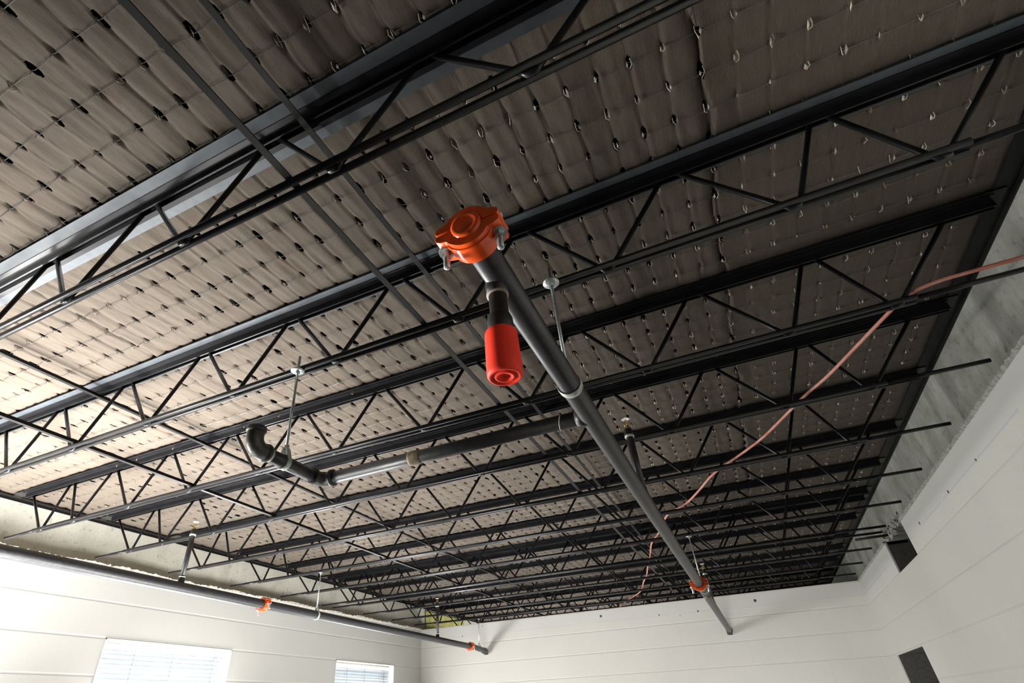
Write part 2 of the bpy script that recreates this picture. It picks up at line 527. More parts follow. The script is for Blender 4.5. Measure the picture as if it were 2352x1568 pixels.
# ------------------------------------------------------------------ windows and blinds
def window(n, y0, y1, blind):
    z0, z1 = WZ0, WZ1
    mb = MB()
    t = 0.006                                    # white liner of the reveal
    mb.box(-0.20, 0.004, y0, y1, z1 - t, z1)
    mb.box(-0.20, 0.004, y0, y0 + t, z0, z1)
    mb.box(-0.20, 0.004, y1 - t, y1, z0, z1)
    mb.box(-0.20, 0.012, y0, y1, z0, z0 + 0.02)
    root = struct(mb.build('window_%d' % n, M_frame))
    f = MB(); w = 0.045; xa, xb = -0.17, -0.13
    f.box(xa, xb, y0 + t, y1 - t, z1 - t - w, z1 - t)
    f.box(xa, xb, y0 + t, y1 - t, z0 + 0.02, z0 + 0.02 + w)
    f.box(xa, xb, y0 + t, y0 + t + w, z0 + 0.02, z1 - t)
    f.box(xa, xb, y1 - t - w, y1 - t, z0 + 0.02, z1 - t)
    zm = (z0 + z1) / 2
    f.box(xa, xb, y0 + t, y1 - t, zm - 0.02, zm + 0.02)
    f.build('window_frame', M_frame, root)
    g = MB(); g.box(-0.152, -0.148, y0 + t + w, y1 - t - w, z0 + 0.02 + w, z1 - t - w)
    g.build('window_pane', M_glass, root)
    return root

BZ = -0.95         # the blinds are let down only part of the way
def blind(y0, y1, label, gap_drop):
    root = thing('window_blind', label, 'blind', (-0.075, (y0 + y1) / 2, WZ1))
    a, b_ = y0 + 0.018, y1 - 0.018
    m1 = MB(); m1.box(-0.092, -0.052, a, b_, WZ1 - 0.050, WZ1 - 0.017)
    part(m1, 'headrail', M_frame, root, bevel=0.003)
    m1 = MB(); m1.box(-0.105, -0.050, a, b_, WZ1 - 0.016, WZ1 - 0.0065)
    part(m1, 'gap_shadow_strip', M_gap_shadow, root)  # tan strip stands in for the shadow gap over the headrail
    m2 = MB()
    zt = WZ1 - 0.068
    k = 0
    while zt > BZ + 0.02:
        tilt = math.radians(48 + 4 * math.sin(k * 1.7))
        if gap_drop and k in (1, 2):
            tilt = math.radians(18)
        h = 0.0165
        cx = -0.072
        n = 4
        vs = []; fs = []
        for i in range(n + 1):
            q = -1 + 2 * i / n
            px = q * h * math.cos(tilt); pz = q * h * math.sin(tilt)
            cv = 0.0022 * (1 - q * q)
            px -= cv * math.sin(tilt); pz += cv * math.cos(tilt)
            vs += [(cx + px, a, zt + pz), (cx + px, b_, zt + pz)]
        for i in range(n):
            fs.append((2 * i, 2 * i + 1, 2 * i + 3, 2 * i + 2))
        m2.add(vs, fs, True)
        zt -= 0.0262; k += 1
    part(m2, 'slats', M_slat, root)
    m3 = MB(); m3.box(-0.085, -0.060, a, b_, BZ - 0.017, BZ)
    part(m3, 'bottom_rail', M_frame, root, bevel=0.003)
    for fy in (0.26, 0.55, 0.90):
        m4 = MB(); y = y0 + fy * (y1 - y0)
        for dx in (-0.058, -0.086):
            m4.tube([(dx, y, WZ1 - 0.04), (dx, y, BZ)], 0.0016, 4)
        part(m4, 'ladder_cord', M_cord, root)
    return root

window(1, *WIN[0], True); window(2, *WIN[1], True)
window(3, *WIN[2], False); window(4, *WIN[3], False)
window(5, 0.9, 2.2, False)
blind(*WIN[0], 'white slatted blind in the wider window at bottom left', False)
blind(*WIN[1], 'white slatted blind in the small-looking window near the far left corner', True)

# ------------------------------------------------------------------ ceiling paper
PITCH, ROW = 0.0725, 0.0975
X_0 = 3.641 - 49 * PITCH            # tie columns
Y_0 = -5.65 - 10 * ROW              # wire rows (first just behind the camera)
ncol = int((GR - X_0) / PITCH) + 1
nrow = int((YF - Y_0) / ROW)
offx = np.array([0, .018, .036, .056, .08, .11, .15, .24, .37, .5, .63, .76, .85, .89, .92, .944, .964, .982])
offy = np.array([0, .07, .15, .27, .5, .73, .85, .93])
xs = np.concatenate([X_0 + (k + offx) * PITCH for k in range(-1, ncol)])
xs = np.concatenate([[GL], xs[(xs > GL + .004) & (xs < GR - .004)], [GR]])
offyf = np.array([0, .035, .07, .11, .15, .2, .3, .5, .7, .8, .85, .89, .93, .965])
ys = np.concatenate([Y_0 + (k + (offyf if k < 32 else offy)) * ROW for k in range(nrow + 1)])
XX, YY = np.meshgrid(xs, ys, indexing='ij')

def snoise(x, y, seed, fx, fy):
    r = np.random.default_rng(seed); o = np.zeros_like(x)
    for _ in range(7):
        a, b_, p = r.normal() * fx, r.normal() * fy, r.random() * 6.28
        o += np.sin(a * x + b_ * y + p)
    return o / 7 ** .5

colf = (XX - X_0) / PITCH
rowf = (YY - Y_0) / ROW
ci = np.round(colf).astype(int); ri = np.round(rowf).astype(int)
dx = (colf - ci) * PITCH; dy = (rowf - ri) * ROW
R1 = rng.random((ncol + 4, nrow + 4)); R2 = rng.random((ncol + 4, nrow + 4)); R3 = rng.normal(size=(ncol + 4, nrow + 4))
r1 = R1[ci % (ncol + 4), ri % (nrow + 4)]; r2 = R2[ci % (ncol + 4), ri % (nrow + 4)]
left = np.where(XX > 3.935, 0.26, np.clip(1.0 - 0.42 * (XX - 2.3) / 1.6, 0.55, 1.0))           # the right-hand sheet lies flatter
amp = 0.0048 * left * (0.8 + 0.30 * snoise(XX, YY, 1, 6, 3))
soft = 1 - 0.45 * np.sin(np.pi * rowf) ** 2 * np.clip(0.7 + 0.5 * snoise(XX, YY, 2, 9, 9), 0, 1)
fold = 1 - soft * (1 - np.abs(np.sin(np.pi * colf)) ** 0.65)
Z = ZD - 0.004 - amp * fold
Z -= 0.0022 * snoise(XX, YY, 3, 80, 10) * left
Z -= 0.0016 * snoise(XX, YY, 4, 160, 22) * left
pit = np.exp(-(dx / 0.0052) ** 2 - (dy / (0.011 + 0.007 * r2)) ** 2)
lip = np.exp(-(((np.abs(dx) - 0.010) / 0.0045) ** 2) - (dy / 0.016) ** 2)
Z += 0.013 * pit * (0.4 + 0.6 * r1) * left
Z -= 0.0035 * lip * r2 * left
# lapped sheet edges that run across the joists
for sx, sgn in ((1.918, 1), (3.932, 1)):
    e = sx + 0.008 * np.sin(YY * 9) + 0.004 * np.sin(YY * 31)
    d = XX - e
    Z += np.where((d > -0.03) & (d < 0.0), 0.008 * (1 + d / 0.03), 0)
    Z -= np.where((d >= 0) & (d < 0.05), 0.008 * (1 - d / 0.05), 0)
nx, ny = XX.shape
verts = np.stack([XX + 0.0012 * snoise(XX, YY, 9, 50, 20), YY, Z], -1).reshape(-1, 3)
I, J = np.meshgrid(np.arange(nx - 1), np.arange(ny - 1), indexing='ij')
cxm = (XX[:-1, :-1] + XX[1:, 1:]) / 2; cym = (YY[:-1, :-1] + YY[1:, 1:]) / 2
cf = (cxm - X_0) / PITCH; rf = (cym - Y_0) / ROW
cc = np.round(cf).astype(int); rr_ = np.round(rf).astype(int)
ddx = (cf - cc) * PITCH + 0.0012 * np.sin(cc * 3.1 + rr_ * 1.7); ddy = (rf - rr_) * ROW
q1 = R1[cc % (ncol + 4), rr_ % (nrow + 4)]; q2 = R2[cc % (ncol + 4), rr_ % (nrow + 4)]
size = 0.55 + 0.75 * q1
hole = ((ddx / (0.0062 * size)) ** 2 + (ddy / (0.0185 * size)) ** 2 < 1) & (q2 < 0.82) & (cxm < 3.95)
keep = ~hole
a = (I * ny + J)[keep]; b_ = ((I + 1) * ny + J)[keep]; c_ = ((I + 1) * ny + J + 1)[keep]; d_ = (I * ny + J + 1)[keep]
F = np.stack([a, b_, c_, d_], 1).astype(np.int32)[:, ::-1]
me = bpy.data.meshes.new('ceiling')
me.vertices.add(len(verts)); me.vertices.foreach_set('co', verts.astype(np.float32).ravel())
me.loops.add(F.size); me.loops.foreach_set('vertex_index', F.ravel())
me.polygons.add(len(F)); me.polygons.foreach_set('loop_start', np.arange(0, F.size, 4, dtype=np.int32))
me.polygons.foreach_set('use_smooth', np.ones(len(F), dtype=bool))
me.update(calc_edges=True)
me.materials.append(M_fabric)
ceil = bpy.data.objects.new('ceiling', me); COL.objects.link(ceil); struct(ceil)
# plain paper behind the camera, and the dark deck over everything
mb = MB(); mb.box(GL, GR, YB, float(ys[0]), ZD - 0.006, ZD - 0.003)
mb.build('ceiling_paper', M_fabric, ceil)
mb = MB(); mb.box(-0.2, W_ + 0.2, YB, YF, ZD + 0.022, ZD + 0.06)
mb.build('roof_deck', M_deck, ceil)

# dark ledger angles along both side walls
mb = MB(); mb.box(GL, GL + 0.045, YB, YF, ZD - 0.018, ZD - 0.010); mb.box(GL, GL + 0.006, YB, YF, ZD - 0.03, ZD - 0.01)
struct(mb.build('trim_1', M_dull))
mb = MB(); mb.box(GR - 0.055, GR, YB, YF, ZD - 0.018, ZD - 0.010); mb.box(GR - 0.006, GR, YB, YF, ZD - 0.03, ZD - 0.01)
struct(mb.build('trim_2', M_dull))

# ------------------------------------------------------------------ wire netting with knots
net = thing('wire_netting', 'thin wire netting with twisted knots pressed against the brown ceiling paper', 'netting', (2.3, -3.0, ZD))
for r_i in range(0, nrow - 6):
    y = Y_0 + r_i * ROW
    pts = []
    flat = lambda x: 0.28 if x > 4.3 else (1.0 if x < 3.7 else 1 - 0.72 * (x - 3.7) / 0.6)
    for k in range(ncol + 1):
        x = X_0 + k * PITCH
        if x < GL + 0.05 or x > GR - 0.06:
            continue
        s_ = flat(x)
        lo = ZD - 0.004 - 0.0090 * s_ - 0.0035
        j = float(R3[k % (ncol + 4), r_i % (nrow + 4)]) * 0.0012
        wv = 0.003 * math.sin(x * 7 + r_i)
        pts += [(x - 0.0085, y + j + wv, lo), (x - 0.003, y + j + wv - 0.002, lo + 0.007), (x + 0.003, y + j + wv + 0.001, lo + 0.007), (x + 0.0085, y + j + wv, lo + 0.0002)]
        pts += [(x + PITCH / 2, y + j + wv, lo)]
    mb = MB(); mb.tube(pts, 0.00085, 4, smooth=False)
    part(mb, 'wire', M_wire, net)

def knot(mb, k, r_i):
    x = X_0 + k * PITCH; y = Y_0 + r_i * ROW
    rr = random.Random(k * 977 + r_i)
    s_ = 0.28 if x > 4.3 else (1.0 if x < 3.7 else 1 - 0.72 * (x - 3.7) / 0.6)
    z = ZD - 0.0045 - 0.0090 * s_
    L = rr.uniform(0.006, 0.014); sd = rr.choice((-1, 1))
    far = x > 3.0
    if rr.random() < (0.8 if far else 0.45):              # wire end poking out
        pts = [(x + sd * 0.004, y - L, z + 0.006), (x + sd * 0.005, y - L * 0.4, z - 0.003), (x + sd * 0.003 + rr.uniform(-.003, .003), y + L * 0.3, z - rr.uniform(0.002, 0.007)),
               (x - sd * 0.001, y + L, z - rr.uniform(-0.002, 0.004))]
        mb.tube(pts, 0.0011, 4, smooth=False)
    if rr.random() < (0.85 if far else 0.45):               # torn sliver of paper
        w = rr.uniform(0.0015, 0.0035); L2 = rr.uniform(0.005, 0.014); x2 = x - sd * rr.uniform(0.002, 0.006)
        dz = -rr.uniform(0.001, 0.006)
        v = [(x2, y - L2, z + 0.002), (x2 + w, y - L2 * .2, z + dz), (x2 + w * .3, y + L2, z + dz * .3), (x2 - w, y + L2 * .1, z + dz * .6), (x2, y, z + dz - 0.001)]
        mb.add(v, [(0, 1, 4), (1, 2, 4), (2, 3, 4), (3, 0, 4)])

cells = []
Cv = Vector(CP)
for r_i in range(2, nrow - 14):
    for k in range(ncol + 1):
        x = X_0 + k * PITCH; y = Y_0 + r_i * ROW
        if GL + 0.06 < x < GR - 0.07:
            d = Vector((x, y, ZD)) - Cv
            u = d.dot(Vector(R[0])); v = d.dot(Vector(R[1])); w = d.dot(Vector(R[2]))
            if w < 0.05:
                continue
            px, py = 1060.5 + 1200.3 * u / w, 784.8 + 1200.3 * v / w
            if -20 < px < 2372 and -20 < py < 1500:
                cells.append((w, k, r_i))
cells.sort()
for (_, k, r_i) in cells[:100]:
    mb = MB(); knot(mb, k, r_i)
    if mb.v:
        part(mb, 'wire_knot', M_knot if X_0 + k * PITCH > 3.2 else M_knotb, net)
for right in (False, True):
    mb = MB()
    for (_, k, r_i) in cells[100:]:
        if (X_0 + k * PITCH > 3.2) == right:
            knot(mb, k, r_i)
    o = part(mb, 'wire_knots', M_knot if right else M_knotb, net); o['kind'] = 'stuff'

# ------------------------------------------------------------------ bar joists
ZC = 0.02            # bottom chord centre
TOPZ = ZD - 0.022    # underside of strip the top chord is welded to
lower = [0.378, 0.655] + [0.655 + i * (4.028 - 0.655) / 8 for i in range(1, 8)] + [4.028, 4.305]
seatL, seatR = 0.150, W_ - 0.150
def make_joist(y, label, strip):
    root = thing('bar_joist', label, 'joist', (GL, y, ZC), 'steel bar joists under the roof deck')
    for s_ in (-1, 1):
        m1 = MB()   # angle: horizontal leg on top, vertical leg by the web
        g = 0.0065
        out = [(s_ * g, TOPZ), (s_ * (g + 0.024), TOPZ), (s_ * (g + 0.024), TOPZ - 0.004), (s_ * (g + 0.004), TOPZ - 0.004), (s_ * (g + 0.004), TOPZ - 0.028), (s_ * g, TOPZ - 0.028)]
        m1.prism(out, lambda a, b, t: (t, y + a, b), 0.095, 4.645)
        part(m1, 'top_chord_angle', M_black, root)
    for s_ in (-1, 1):
        m1 = MB()
        m1.tube([(lower[0] - 0.045, y + s_ * 0.0125, ZC), (lower[-1] + 0.045, y + s_ * 0.0125, ZC)], 0.0082, 10)
        part(m1, 'bottom_chord_bar', M_black, root)
    for xa, xb in ((0.055, lower[0] - 0.01), (4.650, lower[-1] + 0.01)):
        m1 = MB(); m1.tube([(xa, y, ZC + 0.003), (xb, y, ZC + 0.003)], 0.0078, 8)
        part(m1, 'chord_extension', M_black, root)
    m1 = MB()
    pts = [(seatL, y, TOPZ - 0.010)]
    tops = [seatL] + [(a + b) / 2 for a, b in zip(lower, lower[1:])] + [seatR]
    zt = TOPZ - 0.012
    for i, xl in enumerate(lower):
        a, b_ = tops[i], tops[i + 1]
        def toward(x0, z0, x1, z1, d):
            L = math.hypot(x1 - x0, z1 - z0); return (x0 + (x1 - x0) * d / L, y, z0 + (z1 - z0) * d / L)
        zb = ZC - 0.006
        if i:
            pts.append(toward(a + 0.016, zt, xl - 0.016, zb + 0.012, 0.004))
        pts += [toward(xl - 0.016, zb + 0.012, a, zt, 0.003), (xl - 0.009, y, zb), (xl + 0.009, y, zb), toward(xl + 0.016, zb + 0.012, b_, zt, 0.003)]
        if i < len(lower) - 1:
            pts.append((b_ - 0.016, y, zt))
    pts.append((seatR, y, TOPZ - 0.010))
    m1.tube(pts, 0.0068, 8)
    part(m1, 'web_rod', M_black, root)
    m1 = MB()
    w0, w1 = strip
    m1.box(0.02, 4.675, y - w0, y + w1, TOPZ - 0.0005, TOPZ + 0.0035)
    part(m1, 'deck_strip', M_plate if w0 > 0.046 else M_black, root)
    for xa, xb in ((GL + 0.001, 0.10), (4.64, GR - 0.001)):
        m1 = MB(); m1.box(xa, xb, y - 0.022, y + 0.022, TOPZ + 0.0035, TOPZ + 0.016)
        part(m1, 'bearing_seat', M_dull, root)
    return root

JS = [
 (-5.877, 'black bar joist nearest the camera, crossing above the big orange coupling', (0.060, 0.056)),
 (-5.318, 'black bar joist that both steel hanger rods of the near pipes hang from', (0.054, 0.040)),
 (-4.770, 'black bar joist with small wire clips, first one beyond the elbowed branch pipe', (0.040, 0.036)),
 (-4.237, 'black bar joist just behind the sprinkler riser that stands on the left wall pipe', (0.040, 0.036)),
 (-3.695, 'second black bar joist beyond the left wall pipe\'s near sprinkler riser', (0.040, 0.036)),
 (-3.120, 'black bar joist that the middle hanger rod of the left wall pipe hangs from', (0.040, 0.036)),
 (-2.550, 'black bar joist holding the small hanger rod just before the far orange coupling', (0.040, 0.036)),
 (-1.985, 'nearer bar joist of the close-set pair in the far part of the ceiling', (0.040, 0.036)),
 (-1.815, 'farther bar joist of the close-set pair in the far part of the ceiling', (0.040, 0.036)),
 (-1.305, 'black bar joist beyond the close-set pair, at the far sprinkler of the left pipe', (0.040, 0.036)),
 (-0.755, 'last black bar joist but one in front of the far wall', (0.040, 0.036)),
 (-0.245, 'black bar joist closest in front of the far wall, with the last hanger rod', (0.040, 0.036)),
 (0.310, 'black bar joist glimpsed just past the top of the far wall', (0.040, 0.036)),
 (0.860, 'second black bar joist glimpsed past the top of the far wall', (0.040, 0.036)),
 (1.410, 'third black bar joist glimpsed past the top of the far wall', (0.040, 0.036)),
 (1.960, 'farthest black bar joist glimpsed past the top of the far wall', (0.040, 0.036)),
]
for y, lab, st in JS:
    make_joist(y, lab, st)

# bridging angles that tie the joists together
def bridging(x, z, up, label):
    mb = MB(); s_ = 1 if up else -1
    out = [(0, 0), (0.0155, 0), (0.0155, s_ * 0.003), (0.003, s_ * 0.003), (0.003, s_ * 0.018), (0, s_ * 0.018)]
    mb.prism(out, lambda a, b, t: (x - 0.009 + a, t, z + b), YB + 0.05, 2.9)
    root = mb.build('bridging_angle', M_dull)
    tag(root, label, 'bridging', 'bridging angles across the joists')
bridging(1.528, ZC + 0.0088, True, 'left bridging angle running across the joists just above their bottom chords')
bridging(1.56, TOPZ - 0.0475, True, 'left bridging angle running across the joists under their top chords')
bridging(3.083, ZC + 0.0088, True, 'right-hand bridging angle running over the bottom chords left of the main pipe')
bridging(3.088, TOPZ - 0.0475, True, 'right-hand bridging angle running under the top chords left of the main pipe')

# wire clips hooked over the top chords
for i, (x, y, lab) in enumerate([(0.929, -4.802, 'leftmost copper wire clip hanging on a joist top chord'),
                  (1.083, -4.802, 'second copper wire clip from the left on the joist beyond the branch pipe'),
                  (1.346, -4.802, 'third copper wire clip from the left on the joist beyond the branch pipe'),
                  (1.817, -4.802, 'copper wire clip on the joist just left of the near hanger rod'),
                  (2.025, -4.802, 'copper wire clip on the joist just below the near hanger plate'),
                  (2.430, -4.802, 'rightmost copper wire clip on the joist left of the red cap')]):
    mb = MB()
    zt = TOPZ - 0.001
    mb.tube([(x - 0.004, y - 0.006, zt), (x - 0.005, y - 0.007, zt - 0.018), (x, y - 0.007, zt - 0.024), (x + 0.005, y - 0.007, zt - 0.018), (x + 0.004, y - 0.006, zt)], 0.0012, 5)
    tag(mb.build('wire_clip', M_clip), lab, 'clip', 'copper wire clips on the top chord')

# ------------------------------------------------------------------ pipes
PR = 0.0245
AX, AZ = 3.463, -0.294
PE = (3.470, -0.035, -0.312)

def pipe_x(t):   # main pipe axis at depth y
    f = (t + 5.86) / (PE[1] + 5.86)
    return AX + (PE[0] - AX) * f, AZ + (PE[2] - AZ) * f

def elbow_pts(c, d0, d1, r, n=7):
    """arc from direction d0 (incoming point c - d0*r) to c + d1*r"""
    d0, d1, c = Vector(d0), Vector(d1), Vector(c)
    o = c - d0 * r + d1 * r
    return [o - d1 * r * math.cos(a) + d0 * r * math.sin(a) for a in [i * math.pi / 2 / n for i in range(n + 1)]]

main = thing('sprinkler_pipe', 'long black steel main pipe running from the big orange coupling to the far wall', 'pipe', (AX, -5.86, AZ))
mb = MB(); n = 24
mb.tube([(pipe_x(t)[0], t, pipe_x(t)[1]) for t in np.linspace(-5.858, PE[1], 12)], PR, 32)
part(mb, 'pipe_run', M_pipe, main)
mb = MB()   # elbow fitting at the far end
xe, ze = pipe_x(-0.06)
mb.tube([(xe, -0.115, ze), (xe, -0.085, ze), (xe, -0.05, ze - 0.002), (xe - 0.004, -0.035, ze - 0.012), (xe - 0.006, -0.033, ze - 0.034)], [0.029, 0.030, 0.029, 0.027, 0.022], 20)
part(mb, 'end_elbow', M_fit, main)
mb = MB()   # threaded outlet past the second coupling
xo, zo = pipe_x(-2.36)
mb.lathe([(-0.004, 0.0), (-0.004, 0.020), (0.006, 0.022), (0.012, 0.018), (0.012, 0.0)], (xo + 0.004, -2.36, zo - 0.016), (0.1, 0.1, -1), 20)
part(mb, 'outlet_ring', M_tape, main)

# grooved couplings
def half_outline(side, ro, ri, ear):
    """side=-1 lower, +1 upper; outline in (x, z) round the pipe axis"""
    g = 0.0015
    pts = [(ear + 0.010, g)]
    pts += [(ear + 0.0125, 0.006), (ear + 0.011, 0.0125), (ear + 0.004, 0.0165), (ro * 0.93, 0.0185)]
    a0 = math.atan2(0.021, ro * 0.90)
    for i in range(25):
        a = a0 + (math.pi - 2 * a0) * i / 24
        pts.append((ro * math.cos(a), ro * math.sin(a)))
    pts += [(-ro * 0.93, 0.0185), (-ear - 0.004, 0.0165), (-ear - 0.011, 0.0125), (-ear - 0.0125, 0.006), (-ear - 0.010, g)]
    pts.append((-ri, g))
    for i in range(25):
        a = math.pi - math.pi * i / 24
        pts.append((ri * math.cos(a), max(g, ri * math.sin(a))))
    pts.append((ri, g))
    return [(x, z * side) for x, z in pts]

def coupling(c, label, s=1.0, w=0.021, end_cap=False, tilt=0.0):
    root = thing('pipe_coupling', label, 'coupling', c, 'orange grooved pipe couplings')
    cx, cy, cz = c
    ct, st = math.cos(tilt), math.sin(tilt)
    def P(a, t, b):
        a, b = a * s, b * s
        return (cx + a * ct - b * st, cy + t * s, cz + a * st + b * ct)
    for side in (-1, 1):
        m1 = MB()
        poly = half_outline(side, 0.0385, PR + 0.0008, 0.040)
        m1.prism(poly, lambda a, b, t: P(a, t, b), -w, w)
        # strengthening rib round the middle of the arc
        rib = []
        for i in range(13):
            a = math.radians(25) + math.radians(130) * i / 12
            rib.append((0.0415 * math.cos(a), side * 0.0415 * math.sin(a)))
        for i in range(13):
            a = math.radians(155) - math.radians(130) * i / 12
            rib.append((0.036 * math.cos(a), side * 0.036 * math.sin(a)))
        m1.prism(rib, lambda a, b, t: P(a, t, b), -w * 0.62, w * 0.62)
        h = part(m1, 'coupling_half', M_orange, root, bevel=0.0026 * s, seg=3)
        h.modifiers[0].harden_normals = True
        for p in h.data.polygons:
            p.use_smooth = True
    for bx in (-0.0435, 0.0435):
        m1 = MB()
        ax = Vector((-st, 0, ct))
        o0 = Vector(P(bx, 0, 0))
        m1.lathe([(-0.0500 * s, 0.0), (-0.0500 * s, 0.0044 * s), (-0.0490 * s, 0.0052 * s), (0.022 * s, 0.0052 * s), (0.022 * s, 0)], o0, ax, 18)
        m1.lathe([(0.016 * s, 0), (0.016 * s, 0.0082 * s), (0.021 * s, 0.0078 * s), (0.025 * s, 0.004 * s), (0.026 * s, 0)], o0, ax, 14)
        bo = part(m1, 'bolt', M_zinc, root)
        m2 = MB()
        m2.lathe([(-0.0295 * s, 0.0), (-0.0295 * s, 0.0078 * s), (-0.019 * s, 0.0080 * s), (-0.019 * s, 0)], o0, ax, 6, smooth=False)
        m2.lathe([(-0.0200 * s, 0.0), (-0.0200 * s, 0.0118 * s), (-0.0165 * s, 0.0124 * s), (-0.0165 * s, 0)], o0, ax, 22, smooth=False)
        nu = m2.build('nut', M_zinc)
        nu.parent = bo
    if end_cap:
        m1 = MB()
        m1.lathe([(-0.012, 0.0), (-0.012, 0.0135), (-0.0135, 0.0145), (-0.0135, 0.021), (-0.012, 0.0243), (0.004, 0.0252), (0.012, 0.0252)], (cx, cy - w + 0.009, cz), (0, 1, 0), 32)
        part(m1, 'end_cap', M_orange, root)
    return root

coupling((AX, -5.853, AZ), 'large orange coupling with end cap and two zinc bolts, nearest the camera', 1.0, 0.0215, True)
x2, z2 = pipe_x(-2.745)
coupling((x2, -2.745, z2), 'orange coupling round the main pipe near its far end', 1.0, 0.017)

# drop nipple with the red cap
drop = thing('sprinkler_drop', 'short black drop nipple below the near end of the main pipe', 'pipe fitting', (3.457, -5.748, AZ))
dx_, dy_ = 3.457, -5.748
mb = MB()
mb.lathe([(0.0, 0.0185), (-0.018, 0.0185), (-0.033, 0.0172), (-0.033, 0.012)], (dx_, dy_, AZ - 0.008), (0, 0, 1), 28)
part(mb, 'outlet', M_nipple, drop)
mb = MB()
mb.lathe([(-0.0325, 0.013), (-0.0325, 0.0184), (-0.0355, 0.0178), (-0.036, 0.0150)], (dx_, dy_, AZ - 0.006), (0, 0, 1), 28)
part(mb, 'weld_ring', M_weld, drop)
mb = MB()
mb.lathe([(-0.036, 0.0150), (-0.072, 0.0148), (-0.0725, 0.0156), (-0.076, 0.0170), (-0.084, 0.0200), (-0.106, 0.0205), (-0.109, 0.0185), (-0.112, 0.018), (-0.112, 0)], (dx_, dy_, AZ - 0.006), (0, 0, 1), 28)
part(mb, 'reducing_nipple', M_nipple, drop)
mb = MB()
zc0 = -0.4075
mb.lathe([(0, 0.0), (0, 0.0215), (-0.0012, 0.0238), (-0.004, 0.0250), (-0.010, 0.0255), (-0.072, 0.0268), (-0.0785, 0.0262), (-0.0815, 0.0240), (-0.0820, 0.0215),
          (-0.0795, 0.0190), (-0.0797, 0.0165), (-0.0820, 0.0140), (-0.0812, 0.0105), (-0.0780, 0.0085), (-0.0775, 0.0)], (dx_ - 0.001, dy_, zc0), (0, 0, 1), 40)
tag(mb.build('protective_cap', M_redcap), 'bright red plastic cap over the sprinkler hanging below the near pipe end', 'cap')

# branch pipe to the left with elbow
BX = 2.640; BY = -5.176
br = thing('branch_pipe', 'black branch pipe running left from the main pipe to an open upturned elbow', 'pipe', (BX, BY, AZ))
mb = MB(); mb.tube([(AX - 0.012, BY, AZ), (BX + 0.035, BY, AZ)], 0.0185, 28)
part(mb, 'pipe_run', M_pipe, br)
mb = MB(); mb.tube([(BX, BY - 0.03, AZ), (BX, -5.425, AZ)], 0.0185, 28)
part(mb, 'pipe_stub', M_pipe, br)
mb = MB()
e = elbow_pts((BX, BY, AZ), (-1, 0, 0), (0, -1, 0), 0.030)
mb.tube([(BX + 0.046, BY, AZ)] + e + [(BX, BY - 0.046, AZ)], 0.0215, 24)
for (o_, d_) in (((BX + 0.036, BY, AZ), (1, 0, 0)), ((BX, BY - 0.036, AZ), (0, -1, 0))):
    mb.lathe([(0, 0.018), (0, 0.0245), (0.004, 0.0252), (0.010, 0.0245), (0.0105, 0.018)], o_, d_, 28)
part(mb, 'elbow', M_fit, br)
mb = MB()
e = elbow_pts((BX, -5.455, AZ), (0, -1, 0), (0, 0, 1), 0.030)
mb.tube([(BX, -5.408, AZ)] + e + [(BX, -5.455, AZ + 0.046)], 0.0225, 24, caps=False)
mb.lathe([(-0.002, 0.0225), (0, 0.0262), (0.004, 0.0268), (0.012, 0.026), (0.0125, 0.020), (-0.01, 0.019), (-0.012, 0.0)], (BX, -5.455, AZ + 0.044), (0, 0, 1), 28)
mb.lathe([(0, 0.018), (0, 0.0255), (0.004, 0.026), (0.010, 0.025), (0.0105, 0.018)], (BX, -5.405, AZ), (0, -1, 0), 28)
part(mb, 'open_elbow', M_fit, br)
mb = MB(); mb.lathe([(0, 0.018), (0, 0.0195), (0.010, 0.0198), (0.010, 0.018)], (BX, -5.394, AZ), (0, -1, 0), 28)
part(mb, 'thread_band', M_strap, br)
mb = MB(); mb.lathe([(-0.018, 0.018), (-0.018, 0.0196), (-0.012, 0.0205), (0.014, 0.0203), (0.019, 0.0193), (0.019, 0.018)], (2.966, BY, AZ), (1, 0, 0), 28)
part(mb, 'sealant_wrap', M_tape, br)
mb = MB(); mb.tube([(AX - 0.035, BY, AZ), (AX - 0.010, BY, AZ)], [0.0200, 0.0245], 24)
part(mb, 'branch_weld', M_pipe, br)
mb = MB()
mb.tube([(3.392 + 0.006 * math.sin(a), BY + 0.0215 * math.cos(a), AZ + 0.0215 * math.sin(a)) for a in np.linspace(math.radians(150), math.radians(275), 10)], 0.0014, 6)
part(mb, 'white_tie', M_strap, br)

# pipe along the left wall
def lp(y):
    return (0.951 - 0.017 * (y + 3.12), -0.269 - 0.0048 * (y + 3.12))
left_p = thing('wall_pipe', 'long black pipe running along the left wall above the windows', 'pipe', (0.95, -3.1, -0.27))
LE = (0.880, -0.06, -0.293)
mb = MB(); mb.tube([(lp(y)[0], y, lp(y)[1]) for y in (-8.95, -7, -5, -3, -1.26, -0.4)] + [(LE[0], LE[1], LE[2])], 0.0265, 28)
part(mb, 'pipe_run', M_pipe, left_p)
mb = MB()
mb.tube([(LE[0] + .001, -0.14, LE[2] + .001), (LE[0], -0.10, LE[2]), (LE[0], -0.065, LE[2] - 0.002), (LE[0] - 0.002, -0.045, LE[2] - 0.010), (LE[0] - 0.003, -0.042, LE[2] - 0.036)], [0.029, 0.032, 0.031, 0.030, 0.024], 20)
part(mb, 'end_elbow', M_fit, left_p)
coupling((lp(-3.645)[0], -3.645, lp(-3.645)[1]), 'orange coupling on the left wall pipe, left of its middle hanger', 0.98, 0.017, tilt=0.35)
coupling((lp(-0.52)[0], -0.52, lp(-0.52)[1]), 'small orange coupling on the left wall pipe near the far corner', 0.98, 0.015, tilt=0.25)

